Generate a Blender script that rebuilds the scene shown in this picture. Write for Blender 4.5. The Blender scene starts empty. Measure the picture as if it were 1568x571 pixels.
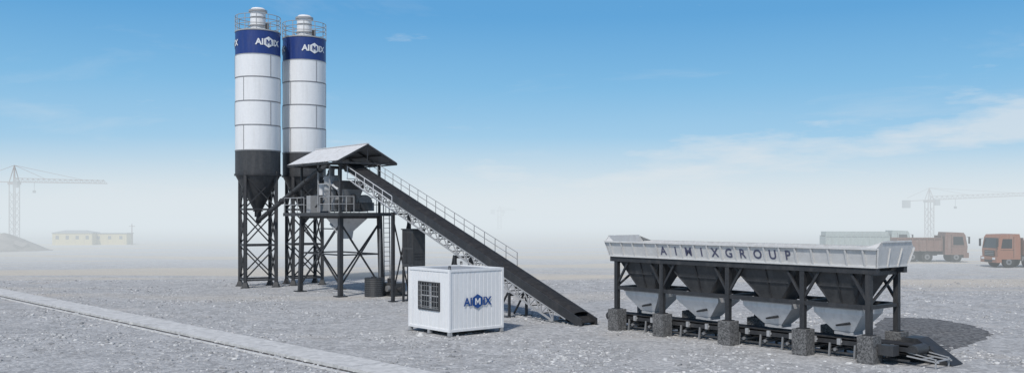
import bpy, math, random
from mathutils import Vector, Matrix, noise
random.seed(7)
sc = bpy.context.scene
sc.view_settings.view_transform = 'Standard'
sc.view_settings.look = 'None'
sc.view_settings.exposure = 0
rad = math.radians
CAMH = 4.6
# ------------------------------------------------------------------ materials
def new_mat(name):
    m = bpy.data.materials.new(name); m.use_nodes = True
    nt = m.node_tree
    return m, nt, nt.nodes['Principled BSDF']
def N(nt, typ, **kw):
    n = nt.nodes.new(typ)
    for k, v in kw.items():
        if k.startswith('i_'):
            key = k[2:].replace('_', ' ')
            n.inputs[key].default_value = v
        else:
            setattr(n, k, v)
    return n
def ramp(nt, src, stops):
    r = nt.nodes.new('ShaderNodeValToRGB')
    e = r.color_ramp.elements
    while len(e) < len(stops): e.new(0.5)
    for i, (p, c) in enumerate(stops):
        e[i].position = p
        e[i].color = (c[0], c[1], c[2], 1) if not isinstance(c, (int, float)) else (c, c, c, 1)
    nt.links.new(src, r.inputs[0])
    return r.outputs[0]
def mix(nt, fac, a, b, mode='MIX'):
    n = nt.nodes.new('ShaderNodeMix'); n.data_type = 'RGBA'; n.blend_type = mode
    for s, v in ((0, fac), (6, a), (7, b)):
        if hasattr(v, 'node'): nt.links.new(v, n.inputs[s])
        elif s == 0: n.inputs[0].default_value = v
        else: n.inputs[s].default_value = (v[0], v[1], v[2], 1)
    return n.outputs[2]
def paint(name, col, rough=0.5, metal=0.0, var=0.25, scale=1.2, streak=True, dirt=(0.25, 0.23, 0.2), dirt_amt=0.35, bump=0.02, spec=0.4):
    m, nt, b = new_mat(name)
    tc = N(nt, 'ShaderNodeTexCoord')
    mp = N(nt, 'ShaderNodeMapping'); mp.inputs['Scale'].default_value = (3, 3, 0.35) if streak else (1, 1, 1)
    nt.links.new(tc.outputs['Object'], mp.inputs[0])
    n1 = N(nt, 'ShaderNodeTexNoise', i_Scale=scale, i_Detail=6.0, i_Roughness=0.6)
    nt.links.new(mp.outputs[0], n1.inputs['Vector'])
    n2 = N(nt, 'ShaderNodeTexNoise', i_Scale=scale * 5, i_Detail=5.0, i_Roughness=0.7)
    nt.links.new(tc.outputs['Object'], n2.inputs['Vector'])
    dk = tuple(c * (1 - var) for c in col)
    c1 = mix(nt, ramp(nt, n2.outputs[0], [(0.35, 0.0), (0.65, 1.0)]), dk, col)
    f = ramp(nt, n1.outputs[0], [(0.5, 0.0), (0.78, dirt_amt)])
    c2 = mix(nt, f, c1, dirt)
    nt.links.new(c2, b.inputs['Base Color'])
    rr = ramp(nt, n1.outputs[0], [(0.3, rough * 0.85), (0.7, min(1, rough * 1.3))])
    nt.links.new(rr, b.inputs['Roughness'])
    b.inputs['Metallic'].default_value = metal
    b.inputs['Specular IOR Level'].default_value = spec
    bp = N(nt, 'ShaderNodeBump', i_Strength=0.25, i_Distance=bump)
    nt.links.new(n2.outputs[0], bp.inputs['Height']); nt.links.new(bp.outputs[0], b.inputs['Normal'])
    return m
WHITE = paint('white_paint', (0.79, 0.79, 0.785), 0.45, var=0.05, dirt_amt=0.28, bump=0.004, dirt=(0.50,0.48,0.45))
CREAM = paint('cream_steel', (0.64, 0.63, 0.61), 0.5, var=0.12, dirt_amt=0.45, bump=0.006, dirt=(0.36,0.34,0.31))
LGREY = paint('light_grey_steel', (0.38, 0.385, 0.39), 0.5, var=0.15, dirt_amt=0.4, bump=0.01)
HOPG = paint('hopper_grey', (0.68, 0.68, 0.68), 0.45, var=0.1, dirt_amt=0.35, bump=0.006)
MGREY = paint('mid_grey_steel', (0.22, 0.225, 0.23), 0.5, var=0.2, bump=0.01)
DARK = paint('dark_grey_steel', (0.040, 0.041, 0.044), 0.5, var=0.3, dirt=(0.12,0.115,0.11), dirt_amt=0.4, bump=0.01)
DARK2 = paint('charcoal_steel', (0.062, 0.064, 0.067), 0.5, var=0.25, dirt=(0.15,0.145,0.14), dirt_amt=0.4, bump=0.01, spec=0.3)
SEAM = paint('seam_grey', (0.24, 0.24, 0.25), 0.6, var=0.2)
NAVY = paint('navy_paint', (0.022, 0.05, 0.20), 0.4, var=0.12, dirt=(0.10,0.12,0.2), dirt_amt=0.25, bump=0.004)
BLUE = paint('logo_blue', (0.012, 0.07, 0.26), 0.45, var=0.05, dirt_amt=0.05)
LETTER = paint('faded_letter', (0.085, 0.09, 0.15), 0.6, var=0.1, dirt_amt=0.2)
RUBBER = paint('belt_rubber', (0.036, 0.036, 0.038), 0.85, var=0.3, dirt=(0.09,0.085,0.08), dirt_amt=0.5, spec=0.2)
ROOFM = paint('roof_sheet', (0.62, 0.625, 0.63), 0.5, var=0.08, dirt_amt=0.4)
GLASS = paint('dark_glass', (0.02, 0.025, 0.03), 0.12, var=0.1, dirt_amt=0.1, spec=0.6)
CRANEM = paint('crane_steel', (0.27, 0.20, 0.18), 0.6, var=0.2)
YELLOW = paint('yellow_panel', (0.64, 0.55, 0.34), 0.6, var=0.15)
ORANGE = paint('orange_cab', (0.36, 0.17, 0.11), 0.5, var=0.12, dirt_amt=0.6, dirt=(0.35,0.28,0.24))
REDB = paint('rust_red_body', (0.25, 0.15, 0.12), 0.7, var=0.25, dirt_amt=0.7, dirt=(0.33,0.28,0.25))
GREENB = paint('pale_green_body', (0.40, 0.45, 0.43), 0.6, var=0.2, dirt_amt=0.4)
TYRE = paint('tyre', (0.03, 0.03, 0.03), 0.85, var=0.3, dirt=(0.2,0.18,0.16), dirt_amt=0.5)

def granite(name, c0, c1, sc_=14, bump=0.03):
    m, nt, b = new_mat(name)
    tc = N(nt, 'ShaderNodeTexCoord')
    v = N(nt, 'ShaderNodeTexVoronoi', i_Scale=sc_); nt.links.new(tc.outputs['Object'], v.inputs['Vector'])
    n = N(nt, 'ShaderNodeTexNoise', i_Scale=sc_ * 1.5, i_Detail=8.0, i_Roughness=0.75); nt.links.new(tc.outputs['Object'], n.inputs['Vector'])
    bw = N(nt, 'ShaderNodeRGBToBW'); nt.links.new(v.outputs['Color'], bw.inputs[0])
    s = N(nt, 'ShaderNodeMath', operation='ADD'); nt.links.new(bw.outputs[0], s.inputs[0]); nt.links.new(n.outputs[0], s.inputs[1])
    s2 = N(nt, 'ShaderNodeMath', operation='MULTIPLY'); nt.links.new(s.outputs[0], s2.inputs[0]); s2.inputs[1].default_value = 0.5
    nt.links.new(ramp(nt, s2.outputs[0], [(0.3, c0), (0.7, c1)]), b.inputs['Base Color'])
    b.inputs['Roughness'].default_value = 0.9
    bp = N(nt, 'ShaderNodeBump', i_Strength=0.6, i_Distance=bump)
    nt.links.new(n.outputs[0], bp.inputs['Height']); nt.links.new(bp.outputs[0], b.inputs['Normal'])
    return m
PED = granite('pedestal_concrete', (0.05, 0.05, 0.05), (0.20, 0.198, 0.195), 22, 0.006)
PATCH = granite('shaded_gravel', (0.07, 0.07, 0.071), (0.21, 0.208, 0.205), 9, 0.05)  # gravel tone darkened to carry the batcher's shadow
CONC = granite('kerb_concrete', (0.50, 0.495, 0.48), (0.66, 0.65, 0.63), 5, 0.006)
DIRT = granite('mound_earth', (0.26, 0.24, 0.22), (0.38, 0.35, 0.32), 0.8, 0.2)
SHADE_STRIP = granite('recess_shade', (0.03, 0.028, 0.026), (0.12, 0.115, 0.11), 6, 0.02)
STONE = granite('stone', (0.38, 0.38, 0.375), (0.56, 0.555, 0.545), 3, 0.01)
STD = granite('stone_dark', (0.24, 0.24, 0.24), (0.40, 0.395, 0.39), 3, 0.01)
STW = granite('stone_pale', (0.50, 0.495, 0.48), (0.68, 0.67, 0.65), 3, 0.01)

# ------------------------------------------------------------------ mesh builder
class B:
    def __init__(s): s.v = []; s.f = []; s.m = []; s.mats = []; s.sm = []
    def mi(s, mat):
        if mat not in s.mats: s.mats.append(mat)
        return s.mats.index(mat)
    def add(s, vs, fs, mat, smooth=False):
        o = len(s.v); s.v += [tuple(x) for x in vs]
        k = s.mi(mat)
        for f in fs:
            s.f.append(tuple(i + o for i in f)); s.m.append(k); s.sm.append(smooth)
    def box(s, a, b, mat):
        (x0, y0, z0), (x1, y1, z1) = a, b
        x0, x1 = min(x0, x1), max(x0, x1); y0, y1 = min(y0, y1), max(y0, y1); z0, z1 = min(z0, z1), max(z0, z1)
        vs = [(x0,y0,z0),(x1,y0,z0),(x1,y1,z0),(x0,y1,z0),(x0,y0,z1),(x1,y0,z1),(x1,y1,z1),(x0,y1,z1)]
        s.add(vs, [(0,3,2,1),(4,5,6,7),(0,1,5,4),(1,2,6,5),(2,3,7,6),(3,0,4,7)], mat)
    def frustum(s, r0, z0, r1, z1, mat, caps=True):
        def q(r, z): return [(r[0],r[1],z),(r[2],r[1],z),(r[2],r[3],z),(r[0],r[3],z)]
        fs = [(0,1,5,4),(1,2,6,5),(2,3,7,6),(3,0,4,7)]
        if caps: fs += [(0,3,2,1),(4,5,6,7)]
        s.add(q(r0, z0) + q(r1, z1), fs, mat)
    def beam(s, p, q, w, mat, h=None):
        h = h or w
        p, q = Vector(p), Vector(q); d = (q - p)
        if d.length < 1e-6: return
        d.normalize()
        up = Vector((0, 0, 1)) if abs(d.z) < 0.95 else Vector((1, 0, 0))
        a = d.cross(up).normalized(); c = a.cross(d).normalized()
        vs = []
        for o in (p, q):
            for i, j in ((-1,-1),(1,-1),(1,1),(-1,1)):
                vs.append(o + a * i * w / 2 + c * j * h / 2)
        s.add(vs, [(0,1,2,3),(7,6,5,4),(0,4,5,1),(1,5,6,2),(2,6,7,3),(3,7,4,0)], mat)
    def cyl(s, p, q, r, mat, n=12, r2=None, caps=True, smooth=True):
        r2 = r if r2 is None else r2
        p, q = Vector(p), Vector(q); d = (q - p).normalized()
        up = Vector((0, 0, 1)) if abs(d.z) < 0.95 else Vector((1, 0, 0))
        a = d.cross(up).normalized(); c = a.cross(d).normalized()
        vs = []
        for o, rr in ((p, r), (q, r2)):
            for i in range(n):
                t = 2 * math.pi * i / n
                vs.append(o + (a * math.cos(t) + c * math.sin(t)) * rr)
        s.add(vs, [(i, (i+1) % n, n + (i+1) % n, n + i) for i in range(n)], mat, smooth)
        if caps:
            s.add(vs[:n], [tuple(range(n))[::-1]], mat); s.add(vs[n:], [tuple(range(n))], mat)
    def ring(s, c, R, r, mat, n=32):
        for i in range(n):
            a, b2 = 2*math.pi*i/n, 2*math.pi*(i+1)/n
            s.cyl((c[0]+R*math.cos(a), c[1]+R*math.sin(a), c[2]), (c[0]+R*math.cos(b2), c[1]+R*math.sin(b2), c[2]), r, mat, 5, caps=False)
    def obj(s, name, parent=None, loc=None, rz=0, bevel=0):
        me = bpy.data.meshes.new(name); me.from_pydata(s.v, [], s.f)
        for m in s.mats: me.materials.append(m)
        me.polygons.foreach_set('material_index', s.m)
        me.polygons.foreach_set('use_smooth', s.sm)
        me.update()
        o = bpy.data.objects.new(name, me); sc.collection.objects.link(o)
        if parent: o.parent = parent
        if loc: o.location = loc
        o.rotation_euler[2] = rz
        if bevel:
            bm = o.modifiers.new('bevel', 'BEVEL'); bm.width = bevel; bm.segments = 2; bm.limit_method = 'ANGLE'
        return o
def empty(name, loc, rz=0):
    e = bpy.data.objects.new(name, None); sc.collection.objects.link(e)
    e.location = loc; e.rotation_euler[2] = rz; e.empty_display_size = 0.5
    return e
RZ = rad(-50.2)
def text_mesh(txt, size, offset=0.02, extrude=0.0):
    cu = bpy.data.curves.new('t', 'FONT'); cu.body = txt; cu.size = size; cu.offset = offset * size
    cu.extrude = extrude; cu.align_x = 'LEFT'; cu.resolution_u = 3
    o = bpy.data.objects.new('t', cu); sc.collection.objects.link(o)
    bpy.context.view_layer.update()
    me = bpy.data.meshes.new_from_object(o.evaluated_get(bpy.context.evaluated_depsgraph_get()))
    bpy.data.objects.remove(o)
    vs = [v.co.copy() for v in me.vertices]; fs = [tuple(p.vertices) for p in me.polygons]
    x0 = min(v.x for v in vs); x1 = max(v.x for v in vs)
    for v in vs: v.x -= x0
    y0 = min(v.y for v in vs); y1 = max(v.y for v in vs)
    for v in vs: v.y -= (y0 + y1) / 2
    return vs, fs, x1 - x0
def logo(builder, h, fn, colT, colHex, colM):
    size = h / 0.7
    a = text_mesh('AI', size, 0.035); b2 = text_mesh('IX', size, 0.035)
    hexr = h * 0.95; gap = h * 0.12
    x = -(a[2] + gap + hexr * 0.87)
    builder.add([fn(v.x + x, v.y, 0.0) for v in a[0]], a[1], colT)
    hv = [fn(hexr * math.sin(math.pi/3*i), hexr * math.cos(math.pi/3*i), 0.0) for i in range(6)]
    builder.add(hv + [fn(0, 0, 0.0)], [(i, 6, (i+1) % 6) for i in range(6)], colHex)
    w, t, hh = h*.44, h*.20, h*.42
    mp = [(-w,-hh),(-w,hh),(-w+t,hh),(0,h*.02),(w-t,hh),(w,hh),(w,-hh),(w-t,-hh),(w-t,h*.10),(0,-h*.30),(-w+t,h*.10),(-w+t,-hh)]
    builder.add([fn(p, q, .012) for p, q in mp], [(0,11,10,1),(1,10,2),(2,10,9,3),(3,9,8,4),(4,8,5),(5,8,7,6)], colM)
    builder.add([fn(v.x + hexr*0.87 + gap, v.y, 0.0) for v in b2[0]], b2[1], colT)

# ------------------------------------------------------------------ ground
def ground_mat():
    m, nt, b = new_mat('gravel_ground')
    tc = N(nt, 'ShaderNodeTexCoord'); P = tc.outputs['Object']
    def noi(s, d=6.0, r=0.6, vec=P):
        n = N(nt, 'ShaderNodeTexNoise', i_Scale=s, i_Detail=d, i_Roughness=r); nt.links.new(vec, n.inputs['Vector']); return n.outputs[0]
    mp = N(nt, 'ShaderNodeMapping'); mp.inputs['Scale'].default_value = (0.22, 1.0, 1.0); nt.links.new(P, mp.inputs[0])
    big = noi(0.09, 4.0, 0.55, mp.outputs[0]); med = noi(0.5, 8.0, 0.75); fine = noi(5.0, 9.0, 0.85)
    vo = N(nt, 'ShaderNodeTexVoronoi', i_Scale=8.0); nt.links.new(P, vo.inputs['Vector'])
    vb = N(nt, 'ShaderNodeTexVoronoi', i_Scale=3.4); nt.links.new(P, vb.inputs['Vector'])
    bw = N(nt, 'ShaderNodeRGBToBW'); nt.links.new(vo.outputs['Color'], bw.inputs[0])
    bwb = N(nt, 'ShaderNodeRGBToBW'); nt.links.new(vb.outputs['Color'], bwb.inputs[0])
    base = ramp(nt, fine, [(0.34, (0.31, 0.31, 0.308)), (0.5, (0.47, 0.468, 0.462)), (0.66, (0.62, 0.614, 0.604))])
    st = ramp(nt, bw.outputs[0], [(0.2, (0.30, 0.30, 0.30)), (0.55, (0.47, 0.467, 0.46)), (0.8, (0.66, 0.655, 0.64))])
    c = mix(nt, 0.45, base, st)
    st2 = ramp(nt, bwb.outputs[0], [(0.25, 0.80), (0.5, 0.96), (0.8, 1.0)])
    c = mix(nt, 1.0, c, st2, 'MULTIPLY')
    c = mix(nt, ramp(nt, med, [(0.50, 0.0), (0.66, 0.45)]), c, (0.60, 0.592, 0.58))
    c = mix(nt, ramp(nt, med, [(0.34, 0.4), (0.47, 0.0)]), c, (0.33, 0.325, 0.32))
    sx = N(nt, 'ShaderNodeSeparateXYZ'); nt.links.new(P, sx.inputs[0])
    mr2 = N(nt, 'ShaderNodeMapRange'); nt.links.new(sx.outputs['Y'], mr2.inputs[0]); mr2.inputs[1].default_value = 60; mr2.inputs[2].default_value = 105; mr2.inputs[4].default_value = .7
    c = mix(nt, mr2.outputs[0], c, (0.60, 0.597, 0.59))  # haze put into the colour: ground pales with distance
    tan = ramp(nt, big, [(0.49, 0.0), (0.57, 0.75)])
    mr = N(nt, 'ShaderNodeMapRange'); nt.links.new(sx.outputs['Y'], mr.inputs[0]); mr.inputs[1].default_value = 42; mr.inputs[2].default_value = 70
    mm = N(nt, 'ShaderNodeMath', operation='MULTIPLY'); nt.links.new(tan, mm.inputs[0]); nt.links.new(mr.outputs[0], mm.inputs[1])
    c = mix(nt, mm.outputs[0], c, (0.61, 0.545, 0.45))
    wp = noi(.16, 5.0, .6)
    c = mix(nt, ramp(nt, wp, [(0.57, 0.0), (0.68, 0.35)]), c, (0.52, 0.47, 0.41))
    nt.links.new(c, b.inputs['Base Color'])
    b.inputs['Roughness'].default_value = 0.95; b.inputs['Specular IOR Level'].default_value = 0.2
    ad = N(nt, 'ShaderNodeMath', operation='ADD'); nt.links.new(fine, ad.inputs[0])
    inv = N(nt, 'ShaderNodeMath', operation='MULTIPLY'); nt.links.new(vo.outputs['Distance'], inv.inputs[0]); inv.inputs[1].default_value = -1.1
    nt.links.new(inv.outputs[0], ad.inputs[1])
    ad2 = N(nt, 'ShaderNodeMath', operation='ADD'); nt.links.new(ad.outputs[0], ad2.inputs[0]); nt.links.new(med, ad2.inputs[1])
    bp = N(nt, 'ShaderNodeBump', i_Strength=0.6, i_Distance=0.06); nt.links.new(ad2.outputs[0], bp.inputs['Height'])
    nt.links.new(bp.outputs[0], b.inputs['Normal'])
    return m
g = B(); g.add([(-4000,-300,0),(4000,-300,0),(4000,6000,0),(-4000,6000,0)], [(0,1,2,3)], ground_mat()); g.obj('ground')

def ico():
    t = (1 + 5 ** .5) / 2
    v = [(-1,t,0),(1,t,0),(-1,-t,0),(1,-t,0),(0,-1,t),(0,1,t),(0,-1,-t),(0,1,-t),(t,0,-1),(t,0,1),(-t,0,-1),(-t,0,1)]
    f = [(0,11,5),(0,5,1),(0,1,7),(0,7,10),(0,10,11),(1,5,9),(5,11,4),(11,10,2),(10,7,6),(7,1,8),(3,9,4),(3,4,2),(3,2,6),(3,6,8),(3,8,9),(4,9,5),(2,4,11),(6,2,10),(8,6,7),(9,8,1)]
    return [Vector(x).normalized() for x in v], f
IV, IF = ico()
gs = B(); cnt = 0
while cnt < 16000:
    D = 22 + 45 * random.random() ** 1.7
    X = (random.random() * 2 - 1) * 0.62 * D
    if noise.noise(Vector((X * 0.25, D * 0.25, 3))) + 0.25 < random.random() * 0.7: continue
    r = random.uniform(0.015, 0.05) * (1 + 1.3 * (random.random() ** 10))
    sx, sy, sz = r*random.uniform(.8,1.6), r*random.uniform(.8,1.6), r*random.uniform(.5,1)
    a = random.random() * 6.28; ca, sa = math.cos(a), math.sin(a)
    vs = []
    for v in IV:
        k = random.uniform(.75, 1.15); x, y, z = v.x*sx*k, v.y*sy*k, v.z*sz*k
        vs.append((X + x*ca - y*sa, D + x*sa + y*ca, z + sz*0.2))
    gs.add(vs, IF, random.choice([STONE, STONE, STD, STD, STW])); cnt += 1
gs.obj('gravel')

# concrete strip with a flat dark strip for its shaded recess
k0 = Vector((-70.6, 97.5, 0)); k1 = Vector((17.6, 6.0, 0)); kd = (k1 - k0).normalized(); kn = Vector((-kd.y, kd.x, 0)) * -1
if kn.y > 0: kn = -kn
kb = B(); L = (k1 - k0).length; n = int(L / 3.0)
for i in range(n):
    p = k0 + kd * (i * 3.0 + 0.012); q = k0 + kd * (i * 3.0 + 2.988)
    dz = random.uniform(-.006, .006)
    pts = [p, q, q + kn * 1.35, p + kn * 1.35]
    vs = [(a.x, a.y, -0.05) for a in pts] + [(a.x, a.y, 0.10 + dz) for a in pts]
    kb.add(vs, [(4,5,6,7),(0,1,5,4),(1,2,6,5),(2,3,7,6),(3,0,4,7)], CONC)
a0 = k0 + kn * 1.35; a1 = k1 + kn * 1.35
pts = [a0, a1, a1 + kn * 0.28, a0 + kn * 0.28]
kb.add([(a.x, a.y, 0.006) for a in pts], [(0,1,2,3)], SHADE_STRIP)  # flat strip, shade of the recessed kerb edge put into its colour
a0 = k0 + kn * 1.63; a1 = k1 + kn * 1.63
pts = [a0, a1, a1 + kn * 0.1, a0 + kn * 0.1]
kb.add([(a.x, a.y, -.02) for a in pts] + [(a.x, a.y, 0.04) for a in pts], [(4,5,6,7),(0,1,5,4),(2,3,7,6)], CONC)
kb.obj('kerb')

outline = [(17.0,41.8),(19.0,41.6),(19.6,39.0),(19.1,36.4),(17.9,34.6),(15.6,31.9),(13.9,30.2),(12.6,31.4),(13.8,35.2),(15.4,38.8)]  # dark ground sheet painted in as the batcher's cast shadow
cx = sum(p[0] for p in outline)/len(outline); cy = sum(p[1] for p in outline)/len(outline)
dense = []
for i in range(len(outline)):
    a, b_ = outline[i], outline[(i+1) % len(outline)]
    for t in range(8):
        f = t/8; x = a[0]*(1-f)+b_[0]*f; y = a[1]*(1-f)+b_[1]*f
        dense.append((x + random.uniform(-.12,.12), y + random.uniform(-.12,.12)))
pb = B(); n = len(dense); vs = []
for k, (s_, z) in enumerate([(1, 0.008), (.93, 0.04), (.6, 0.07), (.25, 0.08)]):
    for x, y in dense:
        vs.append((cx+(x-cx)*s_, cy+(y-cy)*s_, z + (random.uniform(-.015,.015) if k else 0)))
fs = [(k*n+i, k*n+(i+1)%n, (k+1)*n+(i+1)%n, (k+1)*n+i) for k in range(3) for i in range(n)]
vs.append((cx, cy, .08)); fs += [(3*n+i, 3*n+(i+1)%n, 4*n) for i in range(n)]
pb.add(vs, fs, PATCH); pb.obj('shadow_patch')

# ------------------------------------------------------------------ silos
def silo(loc, camang):
    e = empty('cement_silo', loc)
    R = 1.45
    s = B(); NS = 64
    def shell(z0, z1, r0, r1, mat): s.cyl((0,0,z0), (0,0,z1), r0, mat, NS, r2=r1, caps=False)
    shell(15.15, 16.72, R, R, NAVY); shell(8.92, 15.15, R, R, WHITE); shell(7.37, 8.92, R+.004, R+.004, DARK2)
    shell(16.72, 16.98, R, 0.6, WHITE)
    for z in (10.56, 12.12, 13.68): s.cyl((0,0,z-.035),(0,0,z+.035), R+.014, SEAM, NS)
    s.cyl((0,0,15.12),(0,0,15.17), R+.014, LGREY, NS); s.cyl((0,0,16.68),(0,0,16.76), R+.03, LGREY, NS)
    s.cyl((0,0,8.88),(0,0,8.96), R+.025, MGREY, NS)
    s.cyl((0,0,7.3),(0,0,7.42), R+.06, DARK, NS)
    for k, (z0, z1) in enumerate([(8.96,10.53),(10.59,12.09),(12.15,13.65),(13.71,15.12)]):
        for j in range(3):
            a = camang + rad((-38 if k % 2 == 0 else 33) + 120 * j)
            x, y = (R+.002)*math.sin(a), -(R+.002)*math.cos(a)
            s.beam((x,y,z0),(x,y,z1), .035, SEAM, .035)
    s.obj('tank', e)
    c = B(); c.cyl((0,0,7.3),(0,0,4.95), R-.02, DARK2, NS, r2=.22, caps=False)
    c.cyl((0,0,4.95),(0,0,4.6), .22, DARK, 20); c.cyl((0,0,4.95),(0,0,5.02), .32, DARK, 20)
    c.obj('cone', e)
    t = B()
    t.cyl((0,0,16.9),(0,0,18.1), .5, WHITE, 32); t.cyl((0,0,18.1),(0,0,18.22), .6, LGREY, 32); t.cyl((0,0,18.22),(0,0,18.36), .54, WHITE, 32, r2=.40)
    t.cyl((0,0,17.15),(0,0,17.22), .58, LGREY, 32); t.cyl((0,0,17.7),(0,0,17.75), .53, MGREY, 32)
    t.cyl((.75,-.5,16.85),(.75,-.5,17.25), .13, DARK, 12); t.cyl((-.8,.3,16.85),(-.8,.3,17.15), .1, LGREY, 12)
    t.obj('dust_filter', e)
    r = B()
    for z in (17.15, 17.45, 17.75): r.ring((0,0,z), R, .024, LGREY, 36)
    for i in range(12):
        a = 2*math.pi*i/12 + .2
        r.cyl((R*math.cos(a),R*math.sin(a),16.7),(R*math.cos(a),R*math.sin(a),17.75), .024, LGREY, 6)
    r.obj('railing', e)
    f = B()
    legs = [(-1.32,.45),(-.45,-1.32),(1.32,-.45),(.45,1.32)]
    zl = [7.35, 5.1, 2.75, .5]
    for x, y in legs:
        f.beam((x,y,7.6),(x,y,0.04), .2, DARK)
        f.box((x-.24,y-.24,0),(x+.24,y+.24,.06), DARK)
        f.frustum((x-.2,y-.2,x+.2,y+.2), .06, (x-.11,y-.11,x+.11,y+.11), .35, DARK)
    for i in range(4):
        a, b_ = legs[i], legs[(i+1) % 4]
        for z in zl[1:]: f.beam((a[0],a[1],z),(b_[0],b_[1],z), .11, DARK)
        for k in range(3):
            z0, z1 = zl[k], zl[k+1]
            f.beam((a[0],a[1],z0-.1),(b_[0],b_[1],z1+.1), .08, DARK)
            f.beam((a[0]*.99,a[1]*.99,z1+.1),(b_[0]*.99,b_[1]*.99,z0-.1), .08, DARK)
    f.obj('support_frame', e)
    l = B()
    for off in (27, -93, 147):
        a0 = camang + rad(off)
        def fn(x, z, lift):
            a = a0 + x / R; rr = R + .03 + lift * 2
            return (rr*math.sin(a), -rr*math.cos(a), 15.93 + z)
        logo(l, .38, fn, WHITE, WHITE, NAVY)
    l.obj('lettering', e)
    return e
silo((-16.81, 60.5, 0), rad(15.6)); silo((-14.24, 62.7, 0), rad(12.8))

# ------------------------------------------------------------------ mixing tower
tw = empty('concrete_mixing_tower', (-9.9, 52.8, 0), RZ)
f = B(); zd = 4.75
LX, LY = -4.76, 2.6
corners = [(0,0),(LX,0),(LX,LY),(0,LY)]
for x, y in corners:
    sx = .12 if x == 0 else -.12; sy = -.08 if y == 0 else .08
    f.beam((x+sx,y+sy,0.05),(x,y,zd), .24, DARK); f.box((x+sx-.3,y+sy-.3,0),(x+sx+.3,y+sy+.3,.06), DARK)
    f.beam((x,y,zd),(x*1.02,y,7.8), .12, DARK)
for i in range(4):
    a, b_ = corners[i], corners[(i+1) % 4]
    f.beam((a[0],a[1],zd-.12),(b_[0],b_[1],zd-.12), .16, DARK, .24)
    f.beam((a[0],a[1],7.72),(b_[0],b_[1],7.72), .1, DARK)
    f.beam((a[0],a[1],zd-.5),(b_[0],b_[1],.6), .08, DARK); f.beam((a[0],a[1],.6),(b_[0],b_[1],zd-.5), .08, DARK)
    f.beam((a[0],a[1],2.4),(b_[0],b_[1],2.4), .08, DARK)
f.obj('steel_frame', tw)
d = B(); d.box((-6.3,-.5,zd),(.7,3.1,zd+.07), MGREY)
d.box((-6.3,-.54,zd-.1),(.7,-.5,zd+.1), DARK2); d.box((.7,-.54,zd-.1),(.74,3.1,zd+.1), DARK2)
def rail(b, pts, mat, h=.95, r=.025, step=1.0):
    for i in range(len(pts)-1):
        p, q = Vector(pts[i]), Vector(pts[i+1]); n = max(1, round((q-p).length/step))
        for k in range(n+1):
            o = p + (q-p)*k/n; b.cyl(o, o+Vector((0,0,h)), r, mat, 6)
        for hh in (h, h*.55): b.cyl(p+Vector((0,0,hh)), q+Vector((0,0,hh)), r, mat, 6)
rail(d, [(-3.6,-.48,zd+.07),(-6.25,-.48,zd+.07),(-6.25,3.05,zd+.07),(0,3.05,zd+.07)], LGREY)
rail(d, [(.66,-.48,zd+.07),(-1.6,-.48,zd+.07)], LGREY)
rail(d, [(.66,-.48,zd+.07),(.66,.5,zd+.07)], LGREY, step=.5)
d.obj('platform', tw)
rf = B()
x0, x1 = -5.3, .95; ya, ym, yb = -.75, 1.25, 3.25; ze, zr = 7.78, 8.82
nseg = 30
for (y0, z0, y1, z1) in ((ya, ze, ym, zr), (ym, zr, yb, ze)):
    for i in range(nseg):
        a, b_ = x0+(x1-x0)*i/nseg, x0+(x1-x0)*(i+1)/nseg; mm = a+(b_-a)*.7
        rf.add([(a,y0,z0),(mm,y0,z0),(mm,y1,z1),(a,y1,z1)], [(0,1,2,3)], ROOFM)
        rf.add([(mm,y0,z0),((mm+b_)/2,y0,z0+.035),((mm+b_)/2,y1,z1+.035),(mm,y1,z1)], [(0,1,2,3)], ROOFM)
        rf.add([((mm+b_)/2,y0,z0+.035),(b_,y0,z0),(b_,y1,z1),((mm+b_)/2,y1,z1+.035)], [(0,1,2,3)], ROOFM)
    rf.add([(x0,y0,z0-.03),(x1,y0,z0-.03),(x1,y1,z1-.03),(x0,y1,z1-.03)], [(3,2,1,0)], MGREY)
for x in (x0+.05, -3.2, -1.1, x1-.05):
    rf.beam((x,ya,ze-.08),(x,ym,zr-.08), .09, DARK); rf.beam((x,ym,zr-.08),(x,yb,ze-.08), .09, DARK)
    rf.beam((x,ya+.1,ze-.09),(x,yb-.1,ze-.09), .08, DARK)
    rf.beam((x,ym,ze),(x,ym,zr-.1), .06, DARK)
for y, z in ((ya+.05,ze-.1),(yb-.05,ze-.1),(ym,zr-.1),(.25,8.2),(2.25,8.2)):
    rf.beam((x0,y,z),(x1,y,z), .07, DARK)
rf.beam((x0,ym,zr+.02),(x1,ym,zr+.02), .2, ROOFM, .05)
rf.obj('roof', tw)
mx = B()
mx.cyl((-1.9,.5,6.1),(-1.9,.5,7.0), .48, LGREY, 28); mx.cyl((-1.9,.5,6.1),(-1.9,.5,5.35), .48, LGREY, 28, r2=.16)
mx.cyl((-1.9,.5,7.0),(-1.9,.5,7.06), .54, MGREY, 28); mx.cyl((-1.9,.5,6.12),(-1.9,.5,6.2), .51, MGREY, 28)
mx.cyl((-3.2,.7,5.9),(-3.2,.7,6.6), .42, HOPG, 24); mx.cyl((-3.2,.7,5.9),(-3.2,.7,5.4), .42, HOPG, 24, r2=.12)
mx.frustum((-.85,.2,.0,1.5),6.2,(-1.05,.05,.15,1.65),6.7, DARK2); mx.frustum((-.7,.4,-.15,1.25),5.5,(-.85,.2,.0,1.5),6.2, MGREY)
mx.box((-2.9,.2,4.95),(-.1,2.3,5.45), MGREY)
mx.cyl((-2.9,.8,5.4),(-.1,.8,5.4), .5, MGREY, 24); mx.cyl((-2.9,1.7,5.4),(-.1,1.7,5.4), .5, MGREY, 24)
mx.box((-.1,.5,4.9),(.3,1.1,5.4), DARK); mx.cyl((.1,.8,5.35),(.1,.8,5.9), .16, DARK, 14)
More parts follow.
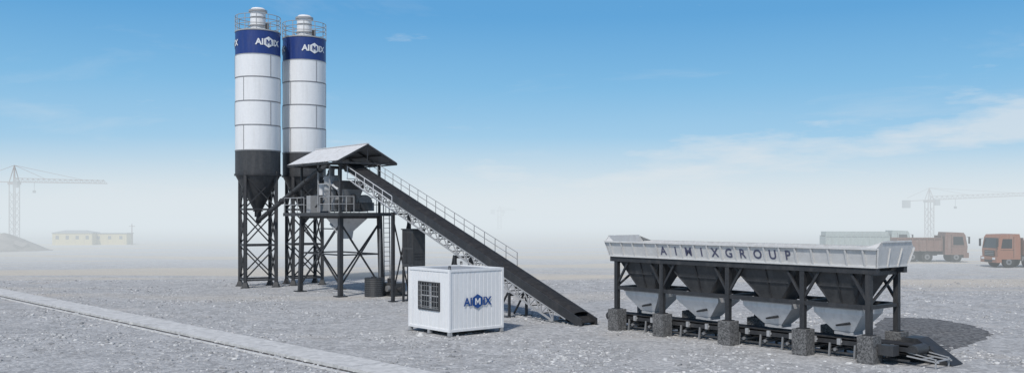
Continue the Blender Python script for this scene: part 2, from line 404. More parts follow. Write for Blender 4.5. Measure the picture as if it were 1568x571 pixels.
mx.box((-4.4,.1,4.85),(-3.9,.7,5.9), LGREY); mx.box((-5.6,1.2,4.85),(-4.9,2.0,6.0), MGREY)
for x in (-2.45,-1.35): mx.beam((x,.5,4.9),(x,.5,6.6), .07, DARK)
for x in (-2.6,-1.2): mx.beam((x,-.05,4.9),(x,-.05,7.7), .07, LGREY)
mx.beam((-2.6,-.05,6.55),(-1.2,-.05,6.55), .07, LGREY)
mx.cyl((-2.3,.2,6.9),(-.6,.2,6.2), .09, HOPG, 10); mx.cyl((-1.9,.5,7.05),(-1.9,.5,7.5), .14, MGREY, 12)
mx.cyl((-2.5,.05,5.3),(-2.5,.05,5.9), .12, DARK, 12); mx.cyl((-.6,.1,5.0),(-.6,.1,5.6), .16, DARK, 12)
mx.cyl((-3.6,.3,5.2),(-2.6,.1,5.5), .05, DARK, 8); mx.cyl((-1.2,.0,6.4),(-1.0,-.1,5.0), .04, DARK, 8)
mx.obj('mixer', tw)
dh = B()
dh.frustum((-1.9,.85,-1.3,1.6),3.75,(-2.4,.3,-.5,2.2),4.6, HOPG); dh.frustum((-1.85,.9,-1.35,1.55),3.3,(-1.9,.85,-1.3,1.6),3.75, HOPG)
dh.beam((-2.6,.1,3.9),(-.5,.1,3.9), .07, DARK); dh.cyl((-1.2,.0,4.2),(-.2,.0,3.6), .06, LGREY, 8)
dh.obj('discharge_hopper', tw)
ld = B()
for y in (2.75, 3.15): ld.beam((.35,y,.0),(.2,y,zd+.9), .045, MGREY)
for i in range(17): ld.cyl((.33,2.75,.3+i*.28),(.33,3.15,.3+i*.28), .018, MGREY, 6)
for k in range(2): ld.cyl((.5+.1*k,2.3,.0),(.5+.1*k,2.3,3.9), .03, MGREY, 6)
ld.obj('ladder', tw)

def screw(b, p, q):
    p, q = Vector(p), Vector(q); d_ = (q-p).normalized()
    b.cyl(p, q, .15, DARK2, 16)
    n = int((q-p).length/1.6)
    for i in range(n+1):
        o = p + d_*(i*1.6+.02); b.cyl(o, o+d_*.05, .2, DARK, 16)
    b.cyl(q, q+d_*.55, .14, MGREY, 14); b.cyl(p-Vector((0,0,-.6)), p, .14, DARK, 12)
sw = empty('screw_conveyor', (0,0,0)); s1 = B()
screw(s1, (-16.7,60.2,4.35), (-11.3,54.6,7.55)); s1.obj('tube', sw)
sw2 = empty('screw_conveyor', (0,0,0)); s2 = B()
screw(s2, (-14.2,62.4,4.35), (-11.0,55.6,7.35)); s2.obj('tube', sw2)

# ------------------------------------------------------------------ inclined conveyor
cv = empty('belt_conveyor', (2.95, 39.0, 0), RZ)
Lc = 19.5; z_t, z_h = .22, 7.35
def cz(x): return z_t + (z_h - z_t) * (-x) / 18.9
cy0 = .1
c = B(); W = .42
def cb(x0, x1, y0, y1, dz0, dz1, mat, b=None):
    vs = []
    for x in (x0, x1):
        for y, dz in ((y0,dz0),(y1,dz0),(y1,dz1),(y0,dz1)): vs.append((x, cy0+y, cz(x)+dz))
    (b or c).add(vs, [(0,1,2,3),(7,6,5,4),(0,4,5,1),(1,5,6,2),(2,6,7,3),(3,7,4,0)], mat)
cb(.3, -Lc, -W, W, 0, .05, RUBBER)
cb(.4, -Lc, -W-.06, -W, -.18, .22, DARK); cb(.4, -Lc, W, W+.06, -.18, .22, DARK)
cb(-.5, -Lc, -W+.05, W-.05, -.32, -.29, RUBBER)
c.cyl((-Lc,cy0-W,cz(-Lc)-.1),(-Lc,cy0+W,cz(-Lc)-.1), .24, DARK, 18)
for i in range(28):
    xa, xb = -.1 - i*.69, -.1 - i*.69 - .675
    n = 8; vs = []
    for x in (xa, xb):
        for k in range(n+1):
            a = math.pi*k/n; vs.append((x, cy0 - math.cos(a)*(W+.03), cz(x)+.19+math.sin(a)*.10))
    c.add(vs, [(k,k+1,n+2+k,n+1+k) for k in range(n)], RUBBER, True)
c.obj('belt', cv)
t = B()
def pt(x, y, dz): return (x, cy0+y, cz(x)+dz)
for y in (-W-.03, W+.03):
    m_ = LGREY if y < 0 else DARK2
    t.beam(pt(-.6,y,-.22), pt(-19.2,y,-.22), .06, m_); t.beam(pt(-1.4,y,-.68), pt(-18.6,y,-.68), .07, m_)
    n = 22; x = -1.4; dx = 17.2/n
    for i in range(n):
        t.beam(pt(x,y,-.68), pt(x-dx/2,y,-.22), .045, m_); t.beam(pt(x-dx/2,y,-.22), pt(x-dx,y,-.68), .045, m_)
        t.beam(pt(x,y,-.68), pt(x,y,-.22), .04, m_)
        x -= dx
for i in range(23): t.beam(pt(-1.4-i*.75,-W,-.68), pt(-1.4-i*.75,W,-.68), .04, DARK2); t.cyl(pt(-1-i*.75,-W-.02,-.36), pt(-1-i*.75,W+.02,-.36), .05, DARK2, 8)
t.obj('truss', cv)
h = B()
for i in range(17):
    x = -5.5 - i*.85
    h.cyl(pt(x,W+.55,-.1), pt(x,W+.55,.6), .018, MGREY, 6)
    h.beam(pt(x,W,-.14), pt(x,W+.6,-.14), .04, MGREY)
for dz in (.6,.28): h.cyl(pt(-5.5,W+.55,dz), pt(-19.1,W+.55,dz), .018, LGREY, 6)
cb(-5.3, -19.1, W+.07, W+.58, -.12, -.09, MGREY, h)
for i in range(6):
    x = -13.6 - i*.95
    h.cyl(pt(x,-W-.55,-.35), pt(x,-W-.55,.35), .022, HOPG, 6); h.beam(pt(x,-W,-.35), pt(x,-W-.58,-.35), .04, LGREY)
for dz in (.35,.05,-.35): h.cyl(pt(-13.6,-W-.55,dz), pt(-18.4,-W-.55,dz), .022, HOPG, 6)
h.obj('walkway', cv)
s = B()
for x, w in ((-14.2,.16),(-8.5,.12),(-4.3,.1)):
    zt = cz(x) - .72
    for y in (-W-.1, W+.1):
        s.beam((x,cy0+y,.03),(x,cy0+y,zt), w, DARK); s.box((x-.2,cy0+y-.2,0),(x+.2,cy0+y+.2,.05), DARK)
        if x > -10: s.beam((x-.9,cy0+y,.03),(x-.1,cy0+y,zt), .07, DARK)
    s.beam((x,cy0-W-.1,zt-.1),(x,cy0+W+.1,zt-.1), .1, DARK)
    if zt > 1.2: s.beam((x,cy0-W-.1,.4),(x,cy0+W+.1,zt-.3), .06, DARK); s.beam((x,cy0+W+.1,.4),(x,cy0-W-.1,zt-.3), .06, DARK)
s.obj('trestle', cv)

cab = empty('electrical_cabinet', (-5.35, 49.6, 0), RZ); k = B()
k.box((-.5,-.4,1.9),(.55,.4,3.9), DARK2); k.box((-.55,-.45,3.9),(.6,.45,3.96), DARK)
for x in (-.45,.5):
    for y in (-.35,.35): k.beam((x,y,0),(x,y,1.9), .1, DARK)
for z in (2.1,3.0): k.box((-.45,-.425,z),(.0,-.4,z+.75), DARK); k.box((.05,-.425,z),(.5,-.4,z+.75), DARK)
for z in (2.3,2.45,2.6): k.box((.565,-.3,z),(.555,.3,z+.05), DARK)
k.obj('housing', cab, bevel=.01)

def barrel(x, y, r, hgt):
    b = B(); n = 9
    for i in range(n):
        z0 = hgt*i/n; z1 = hgt*(i+1)/n; zm = (z0+z1)/2
        b.cyl((0,0,z0),(0,0,zm), r, DARK2, 32, r2=r*1.04, caps=False); b.cyl((0,0,zm),(0,0,z1), r*1.04, DARK2, 32, r2=r, caps=False)
    b.cyl((0,0,hgt),(0,0,hgt+.04), r*1.03, DARK, 32); b.cyl((0,0,hgt+.04),(0,0,hgt+.1), r*.3, DARK, 16)
    b.obj('water_tank', None, (x, y, 0))
barrel(-8.0, 53.0, .53, 1.05)
pm = B(); pm.box((-.6,-.45,.1),(.6,.45,.75), DARK2); pm.box((-.7,-.5,0),(.7,.5,.1), DARK); pm.cyl((-.3,0,.75),(-.3,0,1.0), .2, DARK, 16); pm.cyl((.25,-.46,.45),(.25,-.62,.45), .18, MGREY, 16); pm.cyl((.6,0,.4),(.95,0,.4), .14, DARK, 14); pm.cyl((-.3,0,1),(-.3,0,1.1), .1, MGREY, 12)
pm.obj('water_pump', None, (-6.95, 53.6, 0), RZ, bevel=.02)

# ------------------------------------------------------------------ control cabin
ct = empty('control_cabin', (-2.4, 35.0, 0), RZ)
CX, CY, z0, z1 = 2.85, 2.7, .17, 2.58
b = B()
def corr(b, face, a0, a1, za, zb, step, depth, mat, hole=None):
    prof = []; x = a0
    while x < a1 - 1e-6:
        e_ = min(x+step, a1); w = e_-x
        prof += [(x, 0), (x+w*.82, 0), (x+w*.86, depth), (x+w*.96, depth)]; x = e_
    prof.append((a1, 0))
    def P(a, d_, z): return (-a, .03+d_, z) if face == 'f' else (-.03-d_, a, z)
    for (p, dp), (q, dq) in zip(prof[:-1], prof[1:]):
        spans = [(za, zb)]
        if hole and q > hole[0] and p < hole[1]: spans = [(za, hole[2]), (hole[3], zb)]
        for s0, s1_ in spans:
            b.add([P(p,dp,s0),P(q,dq,s0),P(q,dq,s1_),P(p,dp,s1_)], [(0,1,2,3) if face=='r' else (3,2,1,0)], mat)
hole = (.72, 2.08, .98, 2.0)
corr(b, 'f', .08, CX-.08, z0+.1, z1-.1, .2, .018, WHITE, hole)
corr(b, 'r', .08, CY-.08, z0+.1, z1-.1, .2, .018, WHITE)
b.box((-CX+.03,CY-.03,z0+.1),(-.03,CY-.06,z1-.1), WHITE); b.box((-CX+.03,.05,z0+.1),(-CX+.06,CY-.06,z1-.1), WHITE)
b.box((-CX+.05,.05,z0+.02),(-.05,CY-.05,z0+.08), MGREY)
b.obj('walls', ct)
fr = B()
for x in (0, -CX+.1):
    for y in (0, CY-.1): fr.box((x-.1,y,z0),(x,y+.1,z1), WHITE)
for z in (z0, z1-.11):
    fr.box((-CX+.1,.004,z+.002),(-.1,.09,z+.108), WHITE); fr.box((-CX+.1,CY-.09,z+.002),(-.1,CY-.004,z+.108), WHITE)
    fr.box((-.09,.1,z+.002),(-.004,CY-.1,z+.108), WHITE); fr.box((-CX+.004,.1,z+.002),(-CX+.09,CY-.1,z+.108), WHITE)
for x in (-.08, -CX+.08, -CX/2):
    for y in (.08, CY-.08): fr.box((x-.07,y-.07,0),(x+.07,y+.07,z0), LGREY); fr.box((x-.1,y-.1,0.005),(x+.1,y+.1,.03), MGREY)
fr.obj('frame', ct, bevel=.008)
wn = B()
hx0, hx1, hz0, hz1 = -hole[1], -hole[0], hole[2], hole[3]
for a_, b2 in (((hx0-.05,-.01,hz0-.05),(hx1+.05,.06,hz0)), ((hx0-.05,-.01,hz1),(hx1+.05,.06,hz1+.05)), ((hx0-.05,-.01,hz0),(hx0,.06,hz1)), ((hx1,-.01,hz0),(hx1+.05,.06,hz1))): wn.box(a_, b2, DARK2)
wn.box((hx0-.1,.12,hz0-.1),(hx1+.1,.14,hz1+.1), GLASS); wn.box(((hx0+hx1)/2-.03,.08,hz0),((hx0+hx1)/2+.03,.115,hz1), HOPG)
wn.box((hx0,.08,hz0),(hx0+.05,.115,hz1), HOPG); wn.box((hx1-.05,.08,hz0),(hx1,.115,hz1), HOPG)
wn.box((hx0+.05,.085,(hz0+hz1)/2-.02),(hx1-.05,.112,(hz0+hz1)/2+.02), HOPG)
wn.box((hx0,.06,hz0),(hx1,.12,hz0+.03), LGREY)
for i in range(8):
    x = hx0+(hx1-hx0)*(i+.5)/8; wn.cyl((x,-.03,hz0),(x,-.03,hz1), .012, MGREY, 8)
for i in range(5):
    z = hz0+(hz1-hz0)*(i+.5)/5; wn.box((hx0,-.028,z-.012),(hx1,-.018,z+.012), MGREY)
wn.obj('barred_window', ct)
hk = B()
for x in (-.06, -CX+.06):
    for y in (.06, CY-.06):
        hk.cyl((x-.05,y,z1),(x-.05,y,z1+.12), .018, DARK, 8); hk.cyl((x+.05,y,z1),(x+.05,y,z1+.12), .018, DARK, 8); hk.cyl((x-.06,y,z1+.12),(x+.06,y,z1+.12), .022, DARK, 8)
hk.obj('lifting_eyes', ct)
lg = B()
logo(lg, .30, lambda x, z, l_: (.014 + l_, 1.36 + x, 1.30 + z), BLUE, BLUE, WHITE); lg.obj('lettering', ct)
rp = B()
rp.add([(-CX+.09,.09,z1-.05),(-.09,.09,z1-.05),(-.09,CY-.09,z1-.05),(-CX+.09,CY-.09,z1-.05)], [(0,1,2,3)], LGREY); rp.obj('roof', ct)

# ------------------------------------------------------------------ aggregate batching machine
bt = empty('aggregate_batcher', (4.28, 37.2, 0), RZ)
PX = [0, 2.4, 5.5, 8.55, 10.9]; YB = 1.75
pd = B()
for x in PX:
    for y in (0, YB): pd.box((x-.27,y-.27,-.05),(x+.27,y+.27,.87), PED)
pd.obj('pedestals', bt, bevel=.015)
fm = B()
for x in PX:
    for y in (0, YB):
        fm.beam((x,y,.87),(x,y,3.0), .17, DARK); fm.box((x-.16,y-.16,.87),(x+.16,y+.16,.9), DARK)
    fm.beam((x,0,1.74),(x,YB,1.74), .12, DARK); fm.beam((x,0,2.8),(x,YB,2.8), .12, DARK)
for y in (0, YB):
    fm.beam((-.3,y,2.9),(11.2,y,2.9), .2, DARK, .2)
    fm.beam((-.1,y,1.74),(11.0,y,1.74), .12, DARK, .14)
    for i in range(5):
        for sgn in (-1, 1):
            xe = PX[i]+sgn*.62
            if -.2 < xe < 11.1: fm.beam((PX[i],y,1.85),(xe,y,2.82), .08, DARK)
for x in (0, 10.9):
    fm.beam((x,0,1.8),(x,YB,2.8), .07, DARK)
fm.obj('support_frame', bt)
bn = B(); wh = B()
for i in range(4):
    a_, c_ = PX[i], PX[i+1]; m_ = (a_+c_)/2; w = (c_-a_)/2
    bn.frustum((m_-.42,.45,m_+.42,1.3), 1.72, (m_-w+.1,-.02,m_+w-.1,YB+.02), 2.98, DARK2, caps=False)
    bn.frustum((m_-.44,.43,m_+.44,1.32), 1.6, (m_-.44,.43,m_+.44,1.32), 1.76, DARK)
    for k_ in (-.5, 0, .5):
        bn.beam((m_+k_*.84,.44,1.75),(m_+k_*2*(w-.1)*.98,-.03,2.95), .05, DARK)
    zc = 2.35; fz = (zc-1.72)/(2.98-1.72)
    bn.box((m_-.42-(w-.52)*fz-.02,.45-.47*fz-.03,zc-.03),(m_+.42+(w-.52)*fz+.02,.45-.47*fz+.03,zc+.03), DARK)
    for s_ in (-1,1): bn.beam((m_+s_*.42,.45,1.75),(m_+s_*(w-.1),-.02,2.95), .06, DARK)
    lw = .98 if w > 1.3 else .86
    wh.frustum((m_-lw,.15,m_+lw,1.45), 1.46, (m_-lw-.02,.13,m_+lw+.02,1.47), 1.66, HOPG)
    wh.frustum((m_-.36,.5,m_+.36,1.15), .86, (m_-lw,.15,m_+lw,1.45), 1.46, HOPG)
    wh.frustum((m_-.34,.52,m_+.34,1.13), .74, (m_-.34,.52,m_+.34,1.13), .86, LGREY)
    wh.box((m_-lw-.05,.09,1.62),(m_+lw+.05,.13,1.68), LGREY)
    for s_ in (-1,1):
        wh.cyl((m_+s_*lw*.9,.06,1.65),(m_+s_*lw*.9,.06,1.8), .03, MGREY, 8)
    wh.cyl((m_-.2,.42,1.05),(m_+.35,.30,1.15), .045, DARK, 8)
bn.obj('bins', bt); wh.obj('weigh_hoppers', bt)
rm = B()
xb0, xb1, yb0, yb1 = -.3, 11.2, -.1, YB+.1
xt0, xt1, yt0, yt1 = -.42, 11.32, -.28, YB+.3
zb_, zt_ = 3.0, 3.6; ze_ = 3.82
def panel(p0, p1, q1, q0, nrm, mat):
    n_ = Vector(nrm)*.03
    vs = [Vector(p) for p in (p0,p1,q1,q0)]; vs += [v+n_ for v in vs]
    rm.add(vs, [(0,1,2,3),(7,6,5,4),(0,4,5,1),(1,5,6,2),(2,6,7,3),(3,7,4,0)], mat)
panel((xb0,yb0,zb_),(xb1,yb0,zb_),(xt1,yt0,zt_),(xt0,yt0,zt_),(0,1,0),CREAM)
panel((xb0,yb1,zb_),(xb1,yb1,zb_),(xt1,yt1,zt_),(xt0,yt1,zt_),(0,-1,0),CREAM)
def endp(xb, xt, s_):
    xt2 = xt - s_*.04
    panel((xb,yb0,zb_),(xb,yb1,zb_),(xt,yt1,zt_),(xt,yt0,zt_),(s_,0,0),CREAM)
    panel((xt,yt0,zt_),(xt,yt1,zt_),(xt2,yt1-.25,ze_),(xt2,yt0+.25,ze_),(s_,0,0),CREAM)
    for k_ in range(4):
        f_ = (k_+.02)/3.04; rm.beam((xb-s_*.02,yb0+(yb1-yb0)*f_,zb_),(xt-s_*.02,yt0+(yt1-yt0)*f_,zt_), .045, CREAM)
    rm.beam((xt2,yt0+.25,ze_),(xt2,yt1-.25,ze_), .05, CREAM)
    rm.beam((xb,yb0,zb_+.03),(xb,yb1,zb_+.03), .06, CREAM)
endp(xb0, xt0, 1); endp(xb1, xt1, -1)
for i in range(4):
    x = (xt0, xt1)[i % 2]; sx = (1,-1)[i % 2]; y = (yt0, yt1)[i//2]
    rm.add([(x,y,zt_),(x+sx*.5,y,zt_),(x-sx*.04,y+(.25 if i//2==0 else -.25),ze_)], [(0,1,2)], CREAM)
rib = [r for r in [2.31+.61*i for i in range(-4, 15)] if r < 11.2]
for x in rib:
    rm.beam((x,yb0-.025,zb_+.02),(x,yt0-.025,zt_-.02), .05, CREAM, .06)
    rm.beam((x,yb1+.02,zb_+.02),(x,yt1+.02,zt_-.02), .045, CREAM, .05)
for (y, yb) in ((yt0-.02, yb0-.02),(yt1+.02, yb1+.02)):
    rm.beam((xt0,y,zt_),(xt1,y,zt_), .08, CREAM, .06); rm.beam((xb0,yb,zb_+.03),(xb1,yb,zb_+.03), .07, CREAM, .07)
rm.obj('hopper_rim', bt)
lt = B()
for i, ch in enumerate('AIMIXGROUP'):
    vs, fs, w = text_mesh(ch, .44, .02)
    x = 2.31+.61*(i+.5)
    lt.add([(x - w/2 + v.x, yb0 + (yt0-yb0)*(.31+v.y)/.6 - .012, zb_+.31+v.y) for v in vs], fs, LETTER)
lt.obj('lettering', bt)
hc = B(); yc = .87
hc.box((-.9,yc-.36,.6),(12.0,yc+.36,.63), RUBBER); hc.box((-.9,yc-.3,.3),(12.0,yc+.3,.32), RUBBER)
for y in (yc-.47, yc+.43): hc.box((-1.0,y,.42),(12.2,y+.05,.56), DARK); hc.box((-.6,y,.12),(12.0,y+.05,.18), DARK2)
hc.cyl((-.95,yc-.38,.47),(-.95,yc+.38,.47), .17, DARK2, 18); hc.cyl((12.05,yc-.38,.47),(12.05,yc+.38,.47), .17, DARK2, 18)
x = -.6
while x < 12:
    hc.beam((x,yc-.52,.0),(x,yc-.46,.45), .06, MGREY); hc.beam((x,yc+.5,.0),(x,yc+.46,.45), .07, DARK2)
    hc.beam((x,yc-.46,.2),(x+.45,yc-.46,.44), .04, DARK2)
    hc.cyl((x+.2,yc-.52,.24),(x+.2,yc+.5,.24), .055, MGREY, 10)
    hc.cyl((x+.4,yc-.5,.52),(x+.4,yc-.15,.47), .05, LGREY, 10)
    hc.box((x+.3,yc-.56,.42),(x+.42,yc-.48,.62), LGREY)
    x += .9
hc.box((11.2,yc-.9,.3),(11.7,yc-.52,.62), DARK2)
for y in (yc-.42, yc+.42): hc.beam((11.9,y,.3),(12.9,y,.2), .04, LGREY); hc.beam((11.9,y,.42),(12.8,y,.28), .03, LGREY)
for x in (12.35,12.85): hc.beam((x,yc-.42,.24),(x,yc+.42,.24), .04, LGREY)
for y in (yc-.42, yc+.42): hc.beam((12.8,y,0),(12.8,y,.3), .04, LGREY)
hc.frustum((11.3,yc+.45,12.9,yc+1.2),.02,(11.3,yc+.45,11.8,yc+1.2),.75, DARK)
hc.obj('collecting_belt', bt)

# ------------------------------------------------------------------ tower cranes
def crane(loc, rz, Hm, Ht, jib, cj, s=1.0, tilt=0.0):
    e = empty('tower_crane', loc, rz); b = B(); w = .9*s
    cs = [(-w,-w),(w,-w),(w,w),(-w,w)]
    for x, y in cs: b.beam((x,y,0),(x,y,Hm), .22*s, CRANEM)
    st = 1.9*s; n = int(Hm/st)
    for i in range(n):
        for k_ in range(4):
            a_, c_ = cs[k_], cs[(k_+1)%4]
            b.beam((a_[0],a_[1],i*st),(c_[0],c_[1],(i+1)*st), .12*s, CRANEM); b.beam((a_[0],a_[1],i*st),(c_[0],c_[1],i*st), .1*s, CRANEM)
    b.obj('mast', e)
    b = B()
    b.box((-1.2*s,-1.2*s,Hm),(1.2*s,1.2*s,Hm+.6*s), CRANEM); b.box((.9*s,-1.9*s,Hm-.9*s),(2.3*s,-.9*s,Hm+.9*s), MGREY)
    for x, y in cs: b.beam((x,y,Hm+.5),(0,0,Ht), .18*s, CRANEM)
    def jz(x): return Hm+.7*s + abs(x)*tilt*(1 if x > 0 else -1)
    for (xe, m_) in ((jib, 1), (-cj, -1)):
        b.beam((0,-.6*s,jz(0)),(xe,-.6*s,jz(xe)), .2*s, CRANEM); b.beam((0,.6*s,jz(0)),(xe,.6*s,jz(xe)), .2*s, CRANEM)
        if m_ == 1:
            b.beam((0,0,jz(0)+1.1*s),(xe*.98,0,jz(xe)+.8*s), .16*s, CRANEM)
            n = int(jib/(1.6*s))
            for i in range(n):
                x_ = jib*i/n; x2 = jib*(i+.5)/n; x3 = jib*(i+1)/n
                for y in (-.6*s,.6*s): b.beam((x_,y,jz(x_)),(x2,0,jz(x2)+1.0*s), .08*s, CRANEM); b.beam((x2,0,jz(x2)+1.0*s),(x3,y,jz(x3)), .08*s, CRANEM)
    for xx in (jib*.35, jib*.75, -cj*.9): b.beam((0,0,Ht),(xx,0,jz(xx)+.9*s), .09*s, CRANEM)
    b.box((-cj-.2,-1*s,jz(-cj)-2.0*s),(-cj+1.3*s,1*s,jz(-cj)+.2), MGREY)
    tx = jib*.22; b.beam((tx,0,jz(tx)),(tx,0,jz(tx)-2.2*s), .08*s, DARK); b.box((tx-.3*s,-.3*s,jz(tx)-2.9*s),(tx+.3*s,.3*s,jz(tx)-2.2*s), DARK)
    b.obj('jib', e)
crane(((22-784)/1400*190, 190, 0), rad(-8), 11.3, 15.3, 20.5, 9, .75, -.02)
crane(((1423-784)/1400*190, 190, 0), rad(6), 7.6, 10.6, 26, 5.4, .7, .045)
crane(((765-784)/1400*330, 330, 0), rad(20), 6.5, 8.5, 6, 3, .7, 0)

def cabin(x, y, w, h_, d_, nb, hip=False):
    e = empty('site_building', (x,y,0), rad(3)); b = B()
    b.box((0,0,0),(w,d_,h_), YELLOW); b.box((-.1,-.1,h_),(w+.1,d_+.1,h_+.12), LGREY)
    if hip: b.frustum((-.1,-.1,w+.1,d_+.1), h_+.12, (w*.25,d_*.4,w*.75,d_*.6), h_+.5, LGREY)
    for i in range(nb):
        xx = w*(i+.5)/nb; b.box((xx-.25,-.03,h_*.5),(xx+.25,-.004,h_*.8), MGREY)
    b.obj('body', e)
cabin((80-784)/1400*150, 150, 6.4, 1.9, 3, 4, True); cabin((142-784)/1400*152, 152, 5.5, 1.8, 3, 3)
def mound(x, y, rx, ry, h_, name='earth_mound'):
    b = B(); n = 36; rings = 9; vs = []
    for k_ in range(rings+1):
        f_ = k_/rings
        for i in range(n):
            a_ = 2*math.pi*i/n; px, py = math.cos(a_)*(1-f_), math.sin(a_)*(1-f_)
            q = noise.noise(Vector((px*2.2+x, py*2.2+y, 0)))
            zz = h_*(1-math.cos(math.pi*f_))/2*(1+.5*q) if k_ else -.05
            vs.append((px*rx*(1+.15*q), py*ry, zz))
    b.add(vs, [(k_*n+i, k_*n+(i+1)%n, (k_+1)*n+(i+1)%n, (k_+1)*n+i) for k_ in range(rings) for i in range(n)], DIRT, True)
    b.obj(name, None, (x,y,0))
mound(-70, 125, 7, 6, 2.3)
for (px_, D_) in ((202,150),):
    b = B(); hh = 4.6-(350-332)/1400*D_+.8
    b.cyl((0,0,0),(0,0,hh), .09, CRANEM, 8, r2=.06); b.beam((-.5,0,hh-.4),(.5,0,hh-.4), .08, CRANEM)
    b.obj('utility_pole', None, ((px_-784)/1400*D_, D_, 0))

def truck(loc, rz, cabm, bedm, bed_len=5.6, canopy=False):
    e = empty('dump_truck', loc, rz)
    c = B()
    prof = [(-.02,.75),(-.08,1.6),(.12,2.75),(.3,3.0),(2.0,3.05),(2.1,2.6),(2.1,.75)]
    n = len(prof); vs = [(x,-1.22,z) for x,z in prof]+[(x,1.22,z) for x,z in prof]
    c.add(vs, [tuple(range(n)), tuple(range(n,2*n))[::-1]]+[(i,n+i,n+(i+1)%n,(i+1)%n) for i in range(n)], cabm)
    c.add([(-.075,-1.08,1.78),(-.075,1.08,1.78),(.085,1.02,2.68),(.085,-1.02,2.68)], [(0,3,2,1)], GLASS)
    for s_ in (-1,1):
        y = s_*1.23
        c.add([(.25,y,1.75),(1.3,y,1.75),(1.3,y,2.6),(.4,y,2.6)], [(0,1,2,3)], GLASS)
        c.beam((1.45,y,.9),(1.45,y,2.8), .03, DARK); c.beam((.2,y,1.6),(1.45,y,1.6), .02, DARK)
        c.box((-.25,s_*1.35-.08,1.9),(-.12,s_*1.35+.08,2.6), DARK)
        c.beam((0,s_*1.2,2.6),(-.18,s_*1.35,2.55), .04, DARK)
        c.box((-.24,s_*.85-.2,.72),(-.2,s_*.85+.2,.92), WHITE)
    c.box((-.12,-.75,1.05),(-.06,.75,1.55), DARK)
    for z in (1.15,1.3,1.45): c.box((-.14,-.7,z-.02),(-.121,.7,z+.02), LGREY)
    c.box((-.2,-1.25,.45),(.3,1.25,.98), cabm); c.box((-.22,-.6,.5),(-.2,.6,.7), DARK)
    c.obj('cab', e, bevel=.03)
    ch = B(); tot = 2.3+bed_len
    for y in (-.45,.45): ch.box((.3,y-.08,.75),(tot,y+.08,1.05), DARK)
    ch.box((2.3,-1.15,.6),(3.3,-.6,1.1), MGREY); ch.obj('chassis', e)
    bd = B(); x0 = 2.35; x1 = x0+bed_len; zt = 2.35
    for y in (-1.22, 1.14): bd.box((x0,y,1.2),(x1,y+.08,zt), bedm)
    bd.box((x0,-1.22,1.12),(x1,1.22,1.2), bedm); bd.box((x0,-1.14,1.2),(x0+.08,1.14,zt+.35), bedm); bd.box((x1-.08,-1.14,1.2),(x1,1.14,zt), bedm)
    nn = int(bed_len/.7)
    for i in range(nn+1):
        x = x0+.05+(bed_len-.1)*i/nn
        for y in (-1.26,1.26): bd.box((x-.05,y-.04,1.15),(x+.05,y+.04,zt), bedm)
    for y in (-1.25,1.25): bd.box((x0,y-.05,zt),(x1,y+.05,zt+.1), bedm)
    if canopy: bd.box((x0+.1,-1.1,zt+.1),(x1-.1,1.1,zt+.55), GREENB)
    bd.obj('dump_bed', e)
    w = B()
    xs = [1.0, tot-2.9, tot-1.45] + ([2.9] if bed_len > 6 else [])
    for x in xs:
        for s_ in (-1,1):
            w.cyl((x,s_*.88,.52),(x,s_*1.2,.52), .52, TYRE, 24); w.cyl((x,s_*1.2,.52),(x,s_*1.215,.52), .27, MGREY, 16); w.cyl((x,s_*1.215,.52),(x,s_*1.25,.52), .1, DARK, 12)
            w.box((x-.6,s_*1.0-.2,1.06),(x+.6,s_*1.0+.2,1.1), DARK)
    w.obj('wheels', e)
truck(((1508-784)/1400*85, 84.0, 0), rad(4), ORANGE, REDB, 6.5)
truck(((1474-784)/1400*94, 94.0, 0), rad(172), REDB, REDB, 4.4)
truck(((1400-784)/1400*104, 106.0, 0), rad(176), GREENB, GREENB, 7.2, True)

# ------------------------------------------------------------------ haze layer (airlight + extinction)
hm = bpy.data.materials.new('haze'); hm.use_nodes = True; nt = hm.node_tree; nt.nodes.clear()
out = N(nt, 'ShaderNodeOutputMaterial'); ab = N(nt, 'ShaderNodeVolumeAbsorption'); em = N(nt, 'ShaderNodeEmission'); ad = N(nt, 'ShaderNodeAddShader')
DEN = .0105
ab.inputs['Color'].default_value = (0,0,0,1); ab.inputs['Density'].default_value = DEN
em.inputs['Color'].default_value = (.715,.785,.83,1); em.inputs['Strength'].default_value = DEN
nt.links.new(ab.outputs[0], ad.inputs[0]); nt.links.new(em.outputs[0], ad.inputs[1]); nt.links.new(ad.outputs[0], out.inputs['Volume'])
hb = B(); hb.box((-1500,67,-1),(1500,2500,10.5), hm); hb.obj('haze')

# ------------------------------------------------------------------ world
SUN_EL = rad(48); az = Vector((-.34, -.94)).normalized()
w = bpy.data.worlds.new('World'); sc.world = w; w.use_nodes = True; nt = w.node_tree
bg = nt.nodes['Background']
sky = N(nt, 'ShaderNodeTexSky'); sky.sky_type = 'NISHITA'; sky.sun_disc = False
sky.sun_elevation = SUN_EL; sky.sun_rotation = math.atan2(az.x, az.y); sky.air_density = 1.0; sky.dust_density = 0.8; sky.ozone_density = 1.5
tc = N(nt, 'ShaderNodeTexCoord'); sp = N(nt, 'ShaderNodeSeparateXYZ'); nt.links.new(tc.outputs['Generated'], sp.inputs[0])
def M(op, a, b_=None, c_=None):
    n = N(nt, 'ShaderNodeMath', operation=op)
    for i, v in enumerate((a, b_, c_)):
        if v is None: continue
        if hasattr(v, 'node'): nt.links.new(v, n.inputs[i])
        else: n.inputs[i].default_value = v
    return n.outputs[0]
X_, Z_ = sp.outputs['X'], sp.outputs['Z']
zz = M('MAXIMUM', M('ADD', Z_, .06), .02)
cb_ = N(nt, 'ShaderNodeCombineXYZ'); nt.links.new(M('DIVIDE', X_, zz), cb_.inputs[0]); nt.links.new(M('DIVIDE', sp.outputs['Y'], zz), cb_.inputs[1])
n1 = N(nt, 'ShaderNodeTexNoise', i_Scale=.6, i_Detail=10.0, i_Roughness=.6); n1.inputs['Distortion'].default_value = .5; nt.links.new(cb_.outputs[0], n1.inputs['Vector'])
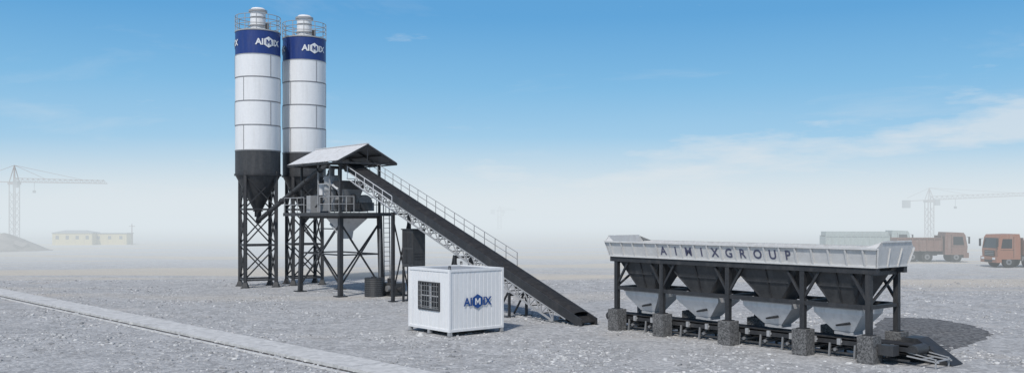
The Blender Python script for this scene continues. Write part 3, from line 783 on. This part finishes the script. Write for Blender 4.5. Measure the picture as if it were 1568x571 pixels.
n2 = N(nt, 'ShaderNodeTexNoise', i_Scale=.16, i_Detail=3.0); nt.links.new(cb_.outputs[0], n2.inputs['Vector'])
mpc = N(nt, 'ShaderNodeMapping'); mpc.inputs['Scale'].default_value = (5, 5, 26); nt.links.new(tc.outputs['Generated'], mpc.inputs[0])
n3 = N(nt, 'ShaderNodeTexNoise', i_Scale=1.5, i_Detail=9.0, i_Roughness=.6); nt.links.new(mpc.outputs[0], n3.inputs['Vector'])
wob = M('MULTIPLY', M('SUBTRACT', n2.outputs[0], .5), .04)
grad = ramp(nt, M('ADD', Z_, wob), [(0.0, (.66,.755,.815)), (.035, (.54,.70,.82)), (.085, (.35,.60,.82)), (.14, (.215,.495,.775)), (.21, (.115,.375,.70)), (.6, (.06,.20,.5))])
g10 = mix(nt, 1.0, grad, (10,10,10), 'MULTIPLY')
mr = N(nt, 'ShaderNodeMapRange'); nt.links.new(Z_, mr.inputs[0]); mr.inputs[1].default_value = .25; mr.inputs[2].default_value = .6; mr.inputs[3].default_value = .93; mr.inputs[4].default_value = 0
base = mix(nt, mr.outputs[0], sky.outputs[0], g10)
wisp = ramp(nt, n1.outputs[0], [(.56, 0.0), (.75, .25)])
base = mix(nt, wisp, base, (7.0, 7.6, 8.1))
cen = M('ADD', M('MULTIPLY', M('MAXIMUM', X_, -.05), .15), .022)
band = M('MAXIMUM', M('SUBTRACT', 1.0, M('DIVIDE', M('ABSOLUTE', M('SUBTRACT', Z_, cen)), .046)), 0.0)
cov = M('ADD', n3.outputs[0], M('MULTIPLY', M('SUBTRACT', band, .55), .33))
cl = ramp(nt, cov, [(.49, 0.0), (.57, .28), (.70, .66)])
col = mix(nt, cl, base, (7.2, 7.7, 8.1))
nt.links.new(col, bg.inputs[0]); bg.inputs[1].default_value = .1

sl = bpy.data.lights.new('sun', 'SUN'); sl.energy = 2.9; sl.angle = rad(4.0); sl.color = (1, .965, .92)
so = bpy.data.objects.new('sun', sl); sc.collection.objects.link(so)
dirv = Vector((az.x*math.cos(SUN_EL), az.y*math.cos(SUN_EL), math.sin(SUN_EL)))
so.rotation_euler = dirv.to_track_quat('Z', 'Y').to_euler(); so.location = (-30,-40,60)

cam = bpy.data.cameras.new('camera'); co = bpy.data.objects.new('camera', cam); sc.collection.objects.link(co)
co.location = (0,0,CAMH); co.rotation_euler = (rad(90),0,0)
cam.sensor_width = 36; cam.lens = 1400/1568*36; cam.shift_y = 46.5/1568; cam.clip_end = 9000
sc.camera = co
